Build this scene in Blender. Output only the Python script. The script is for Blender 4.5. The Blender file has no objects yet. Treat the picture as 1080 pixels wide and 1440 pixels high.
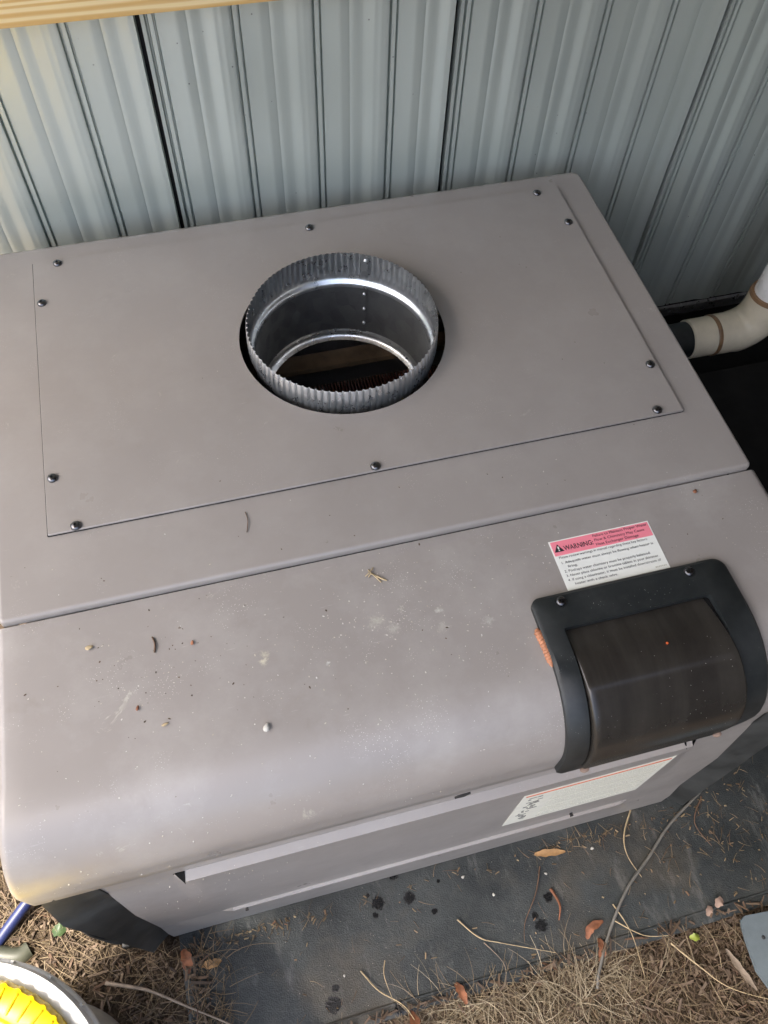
import bpy, bmesh, math, random
from mathutils import Vector, Matrix, noise
random.seed(11)
R = math.radians
SC = bpy.context.scene
COL = SC.collection

# ------------------------------------------------------------------ camera
GZ = 0.61                                  # the ground is z = 0, the heater's top sheet z = 0.61
CAM = (-0.16317, -0.74736, 0.80120 + GZ)
ROW = ((0.967499, -0.251041, 0.030401), (-0.198489, -0.828398, -0.523793), (0.156678, 0.500735, -0.851303))
cd = bpy.data.cameras.new('camera'); co = bpy.data.objects.new('camera', cd); COL.objects.link(co)
rx, dn, fw = [Vector(r) for r in ROW]
m = Matrix((rx, -dn, -fw)).transposed().to_4x4(); m.translation = Vector(CAM)
co.matrix_world = m
cd.sensor_fit = 'VERTICAL'; cd.sensor_height = 24.0; cd.lens = 1159.57 / 1440 * 24
cd.clip_start = 0.02; cd.clip_end = 300
SC.camera = co
SC.cycles.max_bounces = 6; SC.cycles.diffuse_bounces = 3; SC.cycles.glossy_bounces = 3; SC.cycles.caustics_reflective = False; SC.cycles.caustics_refractive = False
SC.render.resolution_x, SC.render.resolution_y = 768, 1024

# ------------------------------------------------------------------ light
SUN_EL, SUN_AZ = 60.0, 264.0               # sun over the left shoulder, clockwise from +Y
w = bpy.data.worlds.new('World'); SC.world = w; w.use_nodes = True
nt = w.node_tree; bg = nt.nodes['Background']
sky = nt.nodes.new('ShaderNodeTexSky'); sky.sky_type = 'NISHITA'; sky.sun_disc = False
sky.sun_elevation = R(SUN_EL); sky.sun_rotation = R(SUN_AZ)
sky.air_density = 1.0; sky.dust_density = 6.0; sky.ozone_density = 1.0
nt.links.new(sky.outputs[0], bg.inputs[0]); bg.inputs[1].default_value = 0.13
sd = bpy.data.lights.new('sun', 'SUN'); sd.energy = 2.0; sd.angle = R(6); sd.color = (1.0, 0.93, 0.83)
so = bpy.data.objects.new('sun', sd); COL.objects.link(so)
dvec = Vector((math.sin(R(SUN_AZ)) * math.cos(R(SUN_EL)), math.cos(R(SUN_AZ)) * math.cos(R(SUN_EL)), math.sin(R(SUN_EL))))
so.rotation_euler = dvec.to_track_quat('Z', 'Y').to_euler(); so.location = (-4, -2, 6)
vs = SC.view_settings
vs.view_transform = 'Standard'; vs.look = 'None'; vs.gamma = 1; vs.use_curve_mapping = False
vs.exposure = 2.45

# ------------------------------------------------------------------ materials
def lin(c):
    return tuple(((v / 255) / 12.92 if v <= 10 else (((v / 255) + .055) / 1.055) ** 2.4) for v in c)
class NT:
    def __init__(s, name):
        s.m = bpy.data.materials.new(name); s.m.use_nodes = True; s.t = s.m.node_tree
        s.b = s.t.nodes['Principled BSDF']; s.co = s.n('ShaderNodeTexCoord').outputs['Object']
    def n(s, typ, **kw):
        x = s.t.nodes.new(typ)
        for k, v in kw.items(): setattr(x, k, v)
        return x
    def l(s, a, b): s.t.links.new(a, b)
    def map(s, scale=(1, 1, 1), rot=(0, 0, 0)):
        q = s.n('ShaderNodeMapping'); q.inputs['Scale'].default_value = scale; q.inputs['Rotation'].default_value = rot
        s.l(s.co, q.inputs[0]); return q.outputs[0]
    def noise(s, scale, detail=4, rough=.6, vec=None, dist=0):
        q = s.n('ShaderNodeTexNoise'); q.inputs['Scale'].default_value = scale; q.inputs['Detail'].default_value = detail
        q.inputs['Roughness'].default_value = rough; q.inputs['Distortion'].default_value = dist
        s.l(vec if vec is not None else s.co, q.inputs['Vector']); return q.outputs['Fac']
    def voro(s, scale, vec=None, out='Distance', rnd=1):
        q = s.n('ShaderNodeTexVoronoi'); q.inputs['Scale'].default_value = scale; q.inputs['Randomness'].default_value = rnd
        s.l(vec if vec is not None else s.co, q.inputs['Vector']); return q.outputs[out]
    def ramp(s, fac, stops):
        q = s.n('ShaderNodeValToRGB'); e = q.color_ramp.elements
        while len(e) < len(stops): e.new(.5)
        for i, (p, c) in enumerate(stops):
            e[i].position = p; e[i].color = (c, c, c, 1) if isinstance(c, (int, float)) else (*c, 1)
        s.l(fac, q.inputs[0]); return q.outputs[0]
    def mix(s, fac, a, b, mode='MIX'):
        q = s.n('ShaderNodeMix', data_type='RGBA', blend_type=mode)
        for i, v in ((0, fac), (6, a), (7, b)):
            if isinstance(v, (int, float)): q.inputs[i].default_value = v if i == 0 else (v, v, v, 1)
            elif isinstance(v, tuple): q.inputs[i].default_value = (*v, 1)
            else: s.l(v, q.inputs[i])
        return q.outputs[2]
    def math(s, op, a, b=0.0):
        q = s.n('ShaderNodeMath', operation=op)
        for i, v in ((0, a), (1, b)):
            if isinstance(v, (int, float)): q.inputs[i].default_value = v
            else: s.l(v, q.inputs[i])
        return q.outputs[0]
    def set(s, color=None, rough=None, metal=None, spec=None):
        for k, v in (('Base Color', color), ('Roughness', rough), ('Metallic', metal), ('Specular IOR Level', spec)):
            if v is None: continue
            if isinstance(v, tuple): s.b.inputs[k].default_value = (*v, 1)
            elif isinstance(v, (int, float)): s.b.inputs[k].default_value = v
            else: s.l(v, s.b.inputs[k])
        return s
    def bump(s, h, strength=.2, dist=.002):
        q = s.n('ShaderNodeBump'); q.inputs['Strength'].default_value = strength; q.inputs['Distance'].default_value = dist
        s.l(h, q.inputs['Height']); s.l(q.outputs[0], s.b.inputs['Normal']); return s

def simple(name, col, rough=.5, metal=0, var=.25, scale=60, bump=.1, bscale=300):
    k = NT(name); n = k.noise(scale, 5)
    a = tuple(c * (1 - var) for c in col); b = tuple(min(1, c * (1 + var)) for c in col)
    k.set(k.mix(k.ramp(n, [(.3, 0), (.7, 1)]), a, b), None, metal)
    k.set(rough=k.ramp(k.noise(scale * .7, 3), [(.3, max(.03, rough - .07)), (.7, min(1, rough + .07))]))
    if bump: k.bump(k.noise(bscale, 3), bump, .001)
    return k.m

TAUPE = (0.271, 0.250, 0.230)
def paint(name, dirt):
    k = NT(name)
    big = k.ramp(k.noise(4.5, 5, .6), [(.32, 0), (.68, 1)])
    c = k.mix(big, tuple(v * .95 for v in TAUPE), tuple(v * 1.04 for v in TAUPE))
    # faint dust film, scuffs along x, pale flecks and a few darker water rings
    film = k.ramp(k.noise(11, 7, .68), [(.46, 0), (.74, 1)])
    c = k.mix(k.math('MULTIPLY', film, .05 + .38 * dirt), c, (0.40, 0.385, 0.36))
    sc = k.ramp(k.noise(1, 5, .7, k.map((26, 260, 120), (0, 0, .35))), [(.66, 0), (.72, 1)])
    c = k.mix(k.math('MULTIPLY', sc, .05 + .22 * dirt), c, (0.52, 0.50, 0.47))
    patch = k.ramp(k.noise(16, 3, .6), [(.56, 0), (.64, 1)])
    fl = k.ramp(k.voro(430), [(.10, 1), (.20, 0)])
    c = k.mix(k.math('MULTIPLY', k.math('MULTIPLY', fl, patch), .8 * dirt), c, (0.66, 0.64, 0.58))
    sm = k.ramp(k.noise(21, 6, .75, dist=.6), [(.655, 0), (.70, 1)])
    c = k.mix(k.math('MULTIPLY', sm, .45 * dirt), c, (0.55, 0.53, 0.45))
    if dirt > .9:
        for px_, py_, r_, st_, cc in ((-.178, -.410, .008, .55, (.60, .55, .40)), (-.181, -.418, .006, .7, (.62, .58, .44)), (-.055, -.402, .014, .38, (.58, .56, .46)), (-.042, -.414, .012, .3, (.60, .58, .50)), (-.116, -.435, .0045, .9, (.72, .72, .68)), (.012, -.405, .006, .55, (.70, .69, .62)), (.060, -.43, .009, .35, (.66, .65, .60)), (.012, -.425, .010, .25, (.6, .58, .5))):
            q = k.n('ShaderNodeVectorMath', operation='DISTANCE'); k.l(k.co, q.inputs[0]); q.inputs[1].default_value = (px_, py_, -.009)
            d = k.math('ADD', k.math('DIVIDE', q.outputs['Value'], r_), k.math('MULTIPLY', k.noise(170, 5, .8), 3.4))
            c = k.mix(k.math('MULTIPLY', k.ramp(k.math('MULTIPLY', d, .25), [(.38, 1), (.60, 0)]), st_), c, cc)
    dk = k.ramp(k.noise(9, 5, .7, dist=.4), [(.28, 1), (.38, 0)])
    c = k.mix(k.math('MULTIPLY', dk, .12 + .25 * dirt), c, (0.20, 0.175, 0.15))
    k.set(c, k.ramp(k.noise(14, 5), [(.3, .27), (.7, .36 + .12 * dirt)]), 0, .5)
    k.bump(k.math('ADD', k.noise(1400, 1), k.math('MULTIPLY', k.noise(5.5, 1), 14)), .05, .0006)
    return k.m
M = {}
M['lid'] = paint('taupe_paint_clean', .42)
M['front'] = paint('taupe_paint_dusty', 1.0)
M['face'] = paint('taupe_paint_face', .55)
M['inner_dark'] = simple('dark_inner_metal', (.02, .02, .02), .7)
def galv(name, lo, hi, rough, xyz=(1, 1, 1)):
    k = NT(name)
    v = k.voro(70, k.map((1, 1, .8)), 'Color')
    bw = k.n('ShaderNodeRGBToBW'); k.l(v, bw.inputs[0])
    f = k.math('ADD', k.math('MULTIPLY', bw.outputs[0], .45), k.math('MULTIPLY', k.noise(35, 5), .55))
    k.set(k.mix(k.ramp(f, [(.3, 0), (.7, 1)]), lo, hi), k.ramp(k.noise(60, 5), [(.3, rough - .07), (.7, rough + .1)]), .9)
    return k.m
M['galv'] = galv('galvanized_steel', (.60, .61, .605), (.78, .79, .78), .30)
M['galv_in'] = galv('galvanized_steel_darker', (.26, .265, .26), (.36, .365, .355), .42)  # darker, rougher copy of the galvanized steel, for below the bead
M['screw'] = simple('zinc_screw', (.13, .13, .135), .30, 1, .15, 200, .05)
M['screw_dark'] = simple('black_screw', (.09, .09, .095), .28, 1, .2, 200, .05)
M['black_plastic'] = NT('black_moulded_plastic')
k = M['black_plastic']
dust = k.ramp(k.noise(24, 7, .7), [(.44, 0), (.72, 1)])
fl = k.ramp(k.voro(300), [(.06, 1), (.12, 0)]); pt = k.ramp(k.noise(14, 2), [(.55, 0), (.62, 1)])
c = k.mix(k.math('MULTIPLY', dust, .32), (.012, .0145, .0150), (.055, .058, .056))
c = k.mix(k.math('MULTIPLY', k.math('MULTIPLY', fl, pt), .8), c, (.45, .45, .42))
k.set(c, k.ramp(k.noise(18, 5), [(.3, .38), (.7, .52)]), 0, .4); k.bump(k.noise(900, 2), .08, .0008); M['black_plastic'] = k.m
k = NT('smoked_cover_plastic')
dust = k.ramp(k.noise(15, 7, .72, dist=.1), [(.36, 0), (.8, 1)])
st = k.ramp(k.noise(1, 4, .6, k.map((30, 3, 3))), [(.4, 0), (.75, 1)])
fl = k.ramp(k.voro(190), [(.03, 1), (.075, 0)]); pt = k.ramp(k.noise(12, 2), [(.5, 0), (.62, 1)])
c = k.mix(k.math('MULTIPLY', dust, .30), (.016, .0142, .0122), (.050, .046, .040))
c = k.mix(k.math('MULTIPLY', st, .15), c, (.13, .12, .10))
c = k.mix(k.math('MULTIPLY', k.math('MULTIPLY', fl, pt), .85), c, (.5, .5, .46))
k.set(c, k.ramp(k.noise(22, 3), [(.3, .21), (.7, .27)]), 0, .5); M['smoke'] = k.m
k = NT('galvalume_wall_paint')
n = k.ramp(k.noise(1, 2, .5, k.map((9, 9, .6))), [(.25, 0), (.75, 1)])
c = k.mix(n, (.63, .690, .625), (.68, .74, .67))
sp = k.ramp(k.voro(46), [(.035, 1), (.06, 0)]); pk = k.ramp(k.noise(5, 2), [(.52, 0), (.6, 1)])
c = k.mix(k.math('MULTIPLY', k.math('MULTIPLY', sp, pk), .75), c, (.10, .10, .09))
drt = k.ramp(k.noise(1, 6, .7, k.map((30, 30, 4))), [(.52, 0), (.8, 1)])
c = k.mix(k.math('MULTIPLY', drt, .05), c, (.24, .25, .22))
k.set(c, k.ramp(k.noise(1, 2, .5, k.map((14, 14, .8))), [(.3, .33), (.7, .40)]), .55, .5); k.bump(k.noise(9, 1), .05, .003); M['wall'] = k.m
k = NT('pine_wood')
wv = k.n('ShaderNodeTexWave', wave_type='RINGS', rings_direction='X'); k.l(k.map((.35, 9, 9)), wv.inputs[0])
wv.inputs['Scale'].default_value = 6; wv.inputs['Distortion'].default_value = 3.5; wv.inputs['Detail'].default_value = 3; wv.inputs['Detail Scale'].default_value = 1.2
c = k.mix(k.ramp(wv.outputs['Fac'], [(.25, 0), (.85, 1)]), (.88, .70, .37), (.70, .45, .16))
c = k.mix(k.ramp(k.noise(1, 5, .6, k.map((6, 90, 90))), [(.45, 0), (.75, .5)]), c, (.86, .70, .42))
k.set(c, .6); k.bump(wv.outputs['Fac'], .12, .001); M['pine'] = k.m
k = NT('black_rubber_mat')
d1 = k.ramp(k.noise(7, 7, .7), [(.4, 0), (.7, 1)]); d2 = k.ramp(k.noise(30, 6, .7), [(.5, 0), (.75, 1)])
c = k.mix(k.math('MULTIPLY', d1, .62), (.022, .027, .028), (.066, .075, .074))
c = k.mix(k.math('MULTIPLY', d2, .32), c, (.10, .098, .085))
st2 = k.ramp(k.noise(1, 6, .75, k.map((30, 8, 8), (0, 0, .5))), [(.56, 0), (.70, 1)]); c = k.mix(k.math('MULTIPLY', st2, .5), c, (.17, .172, .16))
d3 = k.ramp(k.noise(4.2, 5, .65), [(.5, 0), (.68, 1)])
c = k.mix(k.math('MULTIPLY', d3, .6), c, (.085, .070, .048))
fl = k.ramp(k.voro(150), [(.05, 1), (.09, 0)]); pt = k.ramp(k.noise(9, 2), [(.5, 0), (.6, 1)])
c = k.mix(k.math('MULTIPLY', k.math('MULTIPLY', fl, pt), .8), c, (.40, .38, .30))
wn = k.math('MULTIPLY', k.noise(190, 4, .75), 1.9); wsum = None
for px_, py_, r_ in ((-.092, -.607, .011), (-.100, -.623, .005), (-.043, -.612, .010), (-.060, -.571, .012), (-.045, -.567, .008), (-.188, -.722, .013), (-.095, -.750, .011), (.144, -.700, .011), (.139, -.684, .006), (.168, -.665, .008), (-.181, -.702, .006), (-.105, -.593, .004), (-.010, -.640, .005), (.008, -.600, .003)):
    q = k.n('ShaderNodeVectorMath', operation='DISTANCE'); k.l(k.co, q.inputs[0]); q.inputs[1].default_value = (px_, py_, -.606)
    d = k.math('DIVIDE', q.outputs['Value'], r_); wsum = d if wsum is None else k.math('MINIMUM', wsum, d)
wet = k.ramp(k.math('MULTIPLY', k.math('ADD', wsum, wn), .25), [(.42, 1), (.485, 0)])
c = k.mix(wet, c, (.006, .0065, .007))
k.set(c, k.math('SUBTRACT', k.ramp(k.noise(10, 6), [(.3, .40), (.7, .64)]), k.math('MULTIPLY', wet, .25)), 0, .4)
hb = k.math('ADD', k.math('MULTIPLY', k.voro(520), .5), k.math('MULTIPLY', k.noise(26, 6), 2.0)); k.bump(hb, .45, .0016); M['mat'] = k.m
k = NT('dirt_ground')
c = k.mix(k.ramp(k.noise(9, 8, .7), [(.35, 0), (.68, 1)]), (.055, .040, .027), (.135, .100, .068))
c = k.mix(k.ramp(k.noise(60, 6, .7), [(.52, 0), (.72, .7)]), c, (.22, .17, .115))
k.set(c, .92, 0, .2); k.bump(k.noise(70, 8, .75), .9, .012); M['dirt'] = k.m
def island(name, stops, rough=.7, spec=.3):
    k = NT(name); g = k.n('ShaderNodeNewGeometry'); q = k.n('ShaderNodeValToRGB'); e = q.color_ramp.elements
    while len(e) < len(stops): e.new(.5)
    for i, (p, cc) in enumerate(stops): e[i].position = p; e[i].color = (*cc, 1)
    k.l(g.outputs['Random Per Island'], q.inputs[0])
    c = k.mix(k.ramp(k.noise(120, 4), [(.3, 0), (.7, .35)]), q.outputs[0], (.10, .07, .045))
    k.set(c, rough, 0, spec); return k.m
M['straw'] = island('dry_straw', [(0, (.25, .20, .12)), (.25, (.14, .10, .055)), (.5, (.36, .305, .20)), (.75, (.085, .058, .032)), (1, (.27, .22, .135))])
M['pale_straw'] = island('pale_straw', [(0, (.34, .29, .19)), (.3, (.21, .165, .10)), (.6, (.42, .37, .26)), (.85, (.13, .095, .055)), (1, (.30, .25, .165))])
M['thatch'] = island('dark_thatch', [(0, (.12, .085, .05)), (.35, (.20, .15, .085)), (.7, (.075, .05, .03)), (1, (.27, .205, .12))])
M['chips'] = island('wood_chips', [(0, (.075, .052, .035)), (.3, (.125, .088, .058)), (.6, (.045, .031, .022)), (.85, (.18, .135, .09)), (1, (.10, .055, .034))])
M['chips_pale'] = island('mixed_litter', [(0, (.10, .068, .04)), (.3, (.24, .18, .10)), (.6, (.06, .04, .025)), (.8, (.34, .27, .16)), (1, (.14, .07, .04))])
M['crumb_pale'] = island('pale_crumbs', [(0, (.62, .60, .54)), (.5, (.50, .46, .36)), (1, (.68, .67, .63))])
M['crumb_dark'] = island('dark_crumbs', [(0, (.05, .035, .025)), (.5, (.12, .075, .045)), (1, (.03, .025, .02))])
M['rust_leaf'] = simple('rust_leaf', (.20, .078, .036), .7, 0, .5, 90, .3, 200)
M['tan_leaf'] = simple('tan_leaf', (.34, .20, .085), .6, 0, .25, 70, .25, 160)
M['orange_catkin'] = simple('orange_catkin', (.40, .17, .085), .6, 0, .3, 300, .2)
M['pale_petal'] = simple('pale_dry_petal', (.27, .19, .145), .75)
M['green'] = simple('green_leaf', (.035, .065, .018), .5, 0, .3, 120)
M['lime'] = simple('lime_leaf', (.22, .27, .04), .5, 0, .3, 120)
M['twig'] = simple('grey_twig', (.24, .19, .14), .8, 0, .3, 80, .4, 200)
M['tan_twig'] = simple('tan_twig', (.42, .33, .19), .7, 0, .3, 80, .3, 200)
M['dark_twig'] = simple('dark_twig', (.13, .08, .05), .8, 0, .3, 80, .3, 200)
M['stone'] = simple('pale_pebble', (.46, .45, .40), .7)
M['cable'] = simple('grey_cable', (.15, .145, .125), .7, 0, .25, 40)
M['black_cable'] = simple('black_cable', (.03, .03, .03), .5, 0, .3, 40)
M['green_hose'] = simple('dull_green_hose', (.055, .058, .04), .5, 0, .3, 20)
M['blue'] = simple('blue_pipe', (.014, .022, .085), .45, 0, .15, 30)
M['wet'] = NT('wet_rubber').set((.006, .007, .008), .16, 0, .6).m
M['pvc_white'] = simple('white_pvc', (.74, .74, .70), .3, 0, .05, 25, .03)
M['pvc_cream'] = simple('cream_pvc', (.70, .635, .48), .38, 0, .1, 25, .03)
M['glue'] = simple('pvc_cement', (.22, .13, .065), .35, 0, .3, 60, .1)
M['yellow'] = simple('yellow_plastic', (.80, .55, .0), .38, 0, .06, 20, .03)
M['white_plastic'] = simple('white_bucket_plastic', (.86, .86, .82), .42, 0, .12, 25, .05)
M['grey_plastic'] = simple('grey_bucket_plastic', (.68, .69, .68), .45, 0, .12, 25, .05)
M['slate'] = simple('slate_grey_plastic', (.125, .155, .168), .5, 0, .14, 30, .15, 500)
M['sticker'] = simple('sticker_white', (.76, .78, .72), .4, 0, .05, 50, .02)
M['sticker_cream'] = simple('sticker_cream', (.77, .765, .66), .4, 0, .06, 60, .02)
M['pink'] = simple('sticker_pink', (.80, .235, .29), .4, 0, .04, 60, .0)
M['ink'] = NT('black_ink').set((.018, .018, .022), .5).m
M['grey_ink'] = NT('grey_green_ink').set((.47, .47, .40), .5).m
M['red_ink'] = NT('orange_red_ink').set((.66, .14, .045), .5).m
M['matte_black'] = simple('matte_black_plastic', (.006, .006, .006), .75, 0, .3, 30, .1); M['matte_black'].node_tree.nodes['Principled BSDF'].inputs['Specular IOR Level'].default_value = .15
M['blocker_steel'] = simple('dark_blocker_steel', (.085, .08, .07), .5, 0, .1, 6, 0)  # dark so the added light-blocking walls bounce little light
M['post'] = simple('dusty_grey_black_plastic', (.040, .042, .040), .42, 0, .5, 18, .1)
M['copper'] = simple('sooty_copper', (.085, .028, .018), .6, .1, .4, 40, .2)
M['rust_baffle'] = simple('rusty_baffle', (.20, .135, .075), .7, .0, .4, 25, .2)
M['roof'] = simple('roof_steel', (.34, .36, .36), .45, 0, .1, 6, 0)
k = NT('indicator_lamp'); k.b.inputs['Emission Color'].default_value = (1, .16, .02, 1); k.b.inputs['Emission Strength'].default_value = .09
k.set((.14, .03, .01), .4); M['led'] = k.m

# ------------------------------------------------------------------ mesh helpers (all numbers in the lid frame, z = 0 on the lid)
class MB:
    def __init__(s): s.v = []; s.f = []
    def grid(s, rows, closed=False):
        b = len(s.v); n = len(rows[0])
        for r in rows: s.v += [tuple(p) for p in r]
        for i in range(len(rows) - 1):
            for j in range(n if closed else n - 1):
                k2 = (j + 1) % n
                s.f.append((b + i * n + j, b + i * n + k2, b + (i + 1) * n + k2, b + (i + 1) * n + j))
        return s
    def poly(s, pts, flip=False):
        b = len(s.v); s.v += [tuple(p) for p in pts]; ix = list(range(b, b + len(pts)))
        s.f.append(tuple(reversed(ix)) if flip else tuple(ix)); return s
    def box(s, x0, x1, y0, y1, z0, z1, bev=0):
        if bev <= 0:
            b = len(s.v)
            s.v += [(x, y, z) for z in (z0, z1) for x, y in ((x0, y0), (x1, y0), (x1, y1), (x0, y1))]
            s.f += [tuple(b + i for i in q) for q in ((3, 2, 1, 0), (4, 5, 6, 7), (0, 1, 5, 4), (1, 2, 6, 5), (2, 3, 7, 6), (3, 0, 4, 7))]
            return s
        bm = bmesh.new(); bmesh.ops.create_cube(bm, size=1)
        for q in bm.verts: q.co = Vector(((x0 + x1) / 2 + q.co.x * (x1 - x0), (y0 + y1) / 2 + q.co.y * (y1 - y0), (z0 + z1) / 2 + q.co.z * (z1 - z0)))
        bmesh.ops.bevel(bm, geom=list(bm.edges), offset=bev, segments=2, profile=.6, affect='EDGES')
        return s.addbm(bm)
    def addbm(s, bm):
        b = len(s.v); bm.verts.index_update()
        s.v += [tuple(q.co) for q in bm.verts]; s.f += [tuple(b + q.index for q in f.verts) for f in bm.faces]; bm.free(); return s
    def tube(s, pts, rad, n=10, caps=True):
        pts = [Vector(p) for p in pts]; rows = []
        up = None
        for i, p in enumerate(pts):
            t = (pts[min(i + 1, len(pts) - 1)] - pts[max(i - 1, 0)]).normalized()
            if up is None: up = t.orthogonal().normalized()
            up = (up - t * up.dot(t)).normalized(); sd_ = t.cross(up)
            r = rad[i] if isinstance(rad, (list, tuple)) else rad
            rows.append([p + (up * math.cos(a) + sd_ * math.sin(a)) * r for a in [2 * math.pi * j / n for j in range(n)]])
        s.grid(rows, True)
        if caps: s.poly(rows[0], True); s.poly(rows[-1])
        return s
    def lathe(s, prof, cx, cy, n=48, fn=None):
        rows = [[(cx + r * math.cos(2 * math.pi * j / n), cy + r * math.sin(2 * math.pi * j / n), z) for j in range(n)] for r, z in prof]
        return s.grid(rows, True)

def wl(o):
    q = Vector(o.location)
    while o.parent: o = o.parent; q = q + Vector(o.location)
    return q
def tag(o, label=None, cat=None, group=None, kind=None):
    for kk, v in (('label', label), ('category', cat), ('group', group), ('kind', kind)):
        if v: o[kk] = v
    return o
def obj(name, mb, mat, parent=None, smooth=40, origin=None, **kw):
    me = bpy.data.meshes.new(name); og = Vector(origin) if origin is not None else Vector((0, 0, 0))
    me.from_pydata([tuple(Vector(v) - og) for v in mb.v], [], mb.f); me.update()
    if smooth:
        me.polygons.foreach_set('use_smooth', [True] * len(me.polygons)); me.set_sharp_from_angle(angle=R(smooth))
    me.materials.append(M[mat])
    return link(name, me, parent, og, **kw)
def link(name, me, parent=None, og=Vector((0, 0, 0)), **kw):
    o = bpy.data.objects.new(name, me); COL.objects.link(o)
    o.location = Vector(og) + Vector((0, 0, GZ)) - (wl(parent) if parent else Vector((0, 0, 0)))
    if parent: o.parent = parent
    return tag(o, **kw)
def thing(name, loc, **kw):
    o = bpy.data.objects.new(name, None); COL.objects.link(o); o.empty_display_size = .1
    o.location = Vector(loc) + Vector((0, 0, GZ)); return tag(o, **kw)
def ngon_hole(mb, outer, inner, z, up=True):
    bm = bmesh.new()
    for loop in (outer, inner):
        vs_ = [bm.verts.new((p[0], p[1], z)) for p in loop]
        for i in range(len(vs_)): bm.edges.new((vs_[i], vs_[(i + 1) % len(vs_)]))
    bmesh.ops.triangle_fill(bm, use_beauty=True, edges=list(bm.edges))
    bmesh.ops.recalc_face_normals(bm, faces=list(bm.faces))
    for f in bm.faces:
        if (f.normal.z > 0) != up: f.normal_flip()
    return mb.addbm(bm)
def circle(r, n, cx=0, cy=0, a0=0): return [(cx + r * math.cos(a0 + 2 * math.pi * i / n), cy + r * math.sin(a0 + 2 * math.pi * i / n)) for i in range(n)]
def rrect(x0, x1, y0, y1, rad, seg=6, sub=0):
    """rounded rectangle -> list of (point, normal); rad = (bl, br, tr, tl)"""
    out = []
    cs = [(x0, y0, 180, rad[0], 1, 1), (x1, y0, 270, rad[1], -1, 1), (x1, y1, 0, rad[2], -1, -1), (x0, y1, 90, rad[3], 1, -1)]
    for cx, cy, a, r, sx, sy in cs:
        for i in range(seg + 1):
            t = R(a + 90 * i / seg); n = (math.cos(t), math.sin(t))
            out.append(((cx + sx * r + n[0] * r, cy + sy * r + n[1] * r), n))
    return out

# ------------------------------------------------------------------ setting: ground
def gz(x, y):
    h = -.619 + .010 * noise.noise(Vector((x * 6, y * 6, 1))) + .005 * noise.noise(Vector((x * 21, y * 21, 4)))
    if y < -.80 or x < -.42: h += .012 * min(1, max(0, max((-.76 - y) / .1, (-.40 - x) / .1)))
    return h if not (-.46 < x < .8 and -.76 < y < .35) else min(h, -.618)
def span(a, b, n): return [a + (b - a) * i / n for i in range(n + 1)]
gx = [-40, -15, -6, -3, -1.8] + span(-1.1, 1.3, 120) + [1.8, 3, 6, 15, 40]
gy = [-40, -15, -6, -3, -1.8] + span(-1.2, .6, 100) + [1.2, 3, 6, 15, 40]
obj('ground', MB().grid([[(x, y, gz(x, y)) for x in gx] for y in gy]), 'dirt', smooth=180, kind='structure')

# ------------------------------------------------------------------ steel wall with its panels
WY = .315
wall = thing('metal_wall', (0.2, WY, -.61), label='pale grey ribbed sheet steel wall standing behind the heater', cat='wall')
PP = .4082 / 4                                           # pitch of the ribs at the wall plane; four to a panel
def rib(u0):
    """(x, depth) of one pitch; depth is towards the camera"""
    p = .11
    return [(0, .0), (.0010, -.0085), (.0028, -.0085), (.0040, .0008), (.0095, .0008), (.0105, -.0070), (.0122, -.0070), (.0134, 0),
            (.036, .0), (.0390, .0005), (.0420, 0), (.050, -.0003), (.0530, -.0011), (.0560, -.0005),
            (.060, -.0005), (.066, -.0010), (.071, -.0014), (.0735, -.0013), (.078, -.0006), (.083, .0005), (.087, .0012), (.0890, .0015), (.0910, .0014), (.096, .0016), (.0980, .0019), (.1000, .0017), (.105, .0016), (.1088, .0014), (p - .0002, .0010)]
WZ0, WZ1 = -.408, 1.62
first = -.1791 - .4082 * 2
for i in range(6):
    x0 = first + .4082 * i
    prof = []
    for kx in range(4):
        for u, d in rib(0): prof.append((x0 + .0105 + kx * PP + u * PP / .11, WY - d))
    prof[-1] = (x0 + .4074, WY + .002)
    prof = [(x0 + .0052, WY + .013), (x0 + .0050, WY - .0025), (x0 + .0098, WY - .0020)] + prof
    prof = [q for q in prof if q[0] <= x0 + .4074]
    prof += [(x0 + .4077, WY + .010)]
    zs = [WZ0, -.2, .1, .5, 1.0, WZ1]
    mb = MB().grid([[(x, y + .0015 * math.sin(z * 9 + i * 2 + x * 6), z) for x, y in prof] for z in zs])
    obj('wall_panel', mb, 'wall', wall, 25, label='ribbed steel sheet')
mb = MB().grid([[(x, WY - .010, -.400), (x, WY - .013, -.405), (x, WY - .013, -.428), (x, WY + .01, -.432)] for x in span(-1.05, 1.08, 6)])
obj('bottom_trim', mb, 'galv', wall, 30, label='bright folded metal strip along the foot of the wall')
mb = MB().box(-1.06, 1.2, WY + .02, WY + .045, -.61, 1.6); obj('wall_backing', mb, 'inner_dark', wall)
girt = obj('wooden_girt', MB().box(-1.2, 1.08, WY - .045, WY - .0065, .285, .425, .0025), 'pine', None, 30, (0.2, WY - .03, .285),
           label='yellow pine board fixed across the top of the ribbed steel wall', cat='board')
# the shed roof that shades the heater (above the picture)
mb = MB()
xs = span(-1.64, 1.2, 66)
top = [[(x, y, 1.62 + .05 * (y - .45) * -1 + (.012 if int(i / 3) % 2 else 0)) for i, x in enumerate(xs)] for y in (.46, -.4, -1.31)]
mb.grid(top); mb.grid([[(x, y, z + .006) for x, y, z in r] for r in top])
obj('shed_roof', mb, 'roof', None, 20, (0.3, -.5, 1.6), label='grey ribbed steel shed roof over the heater', cat='roof')

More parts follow.
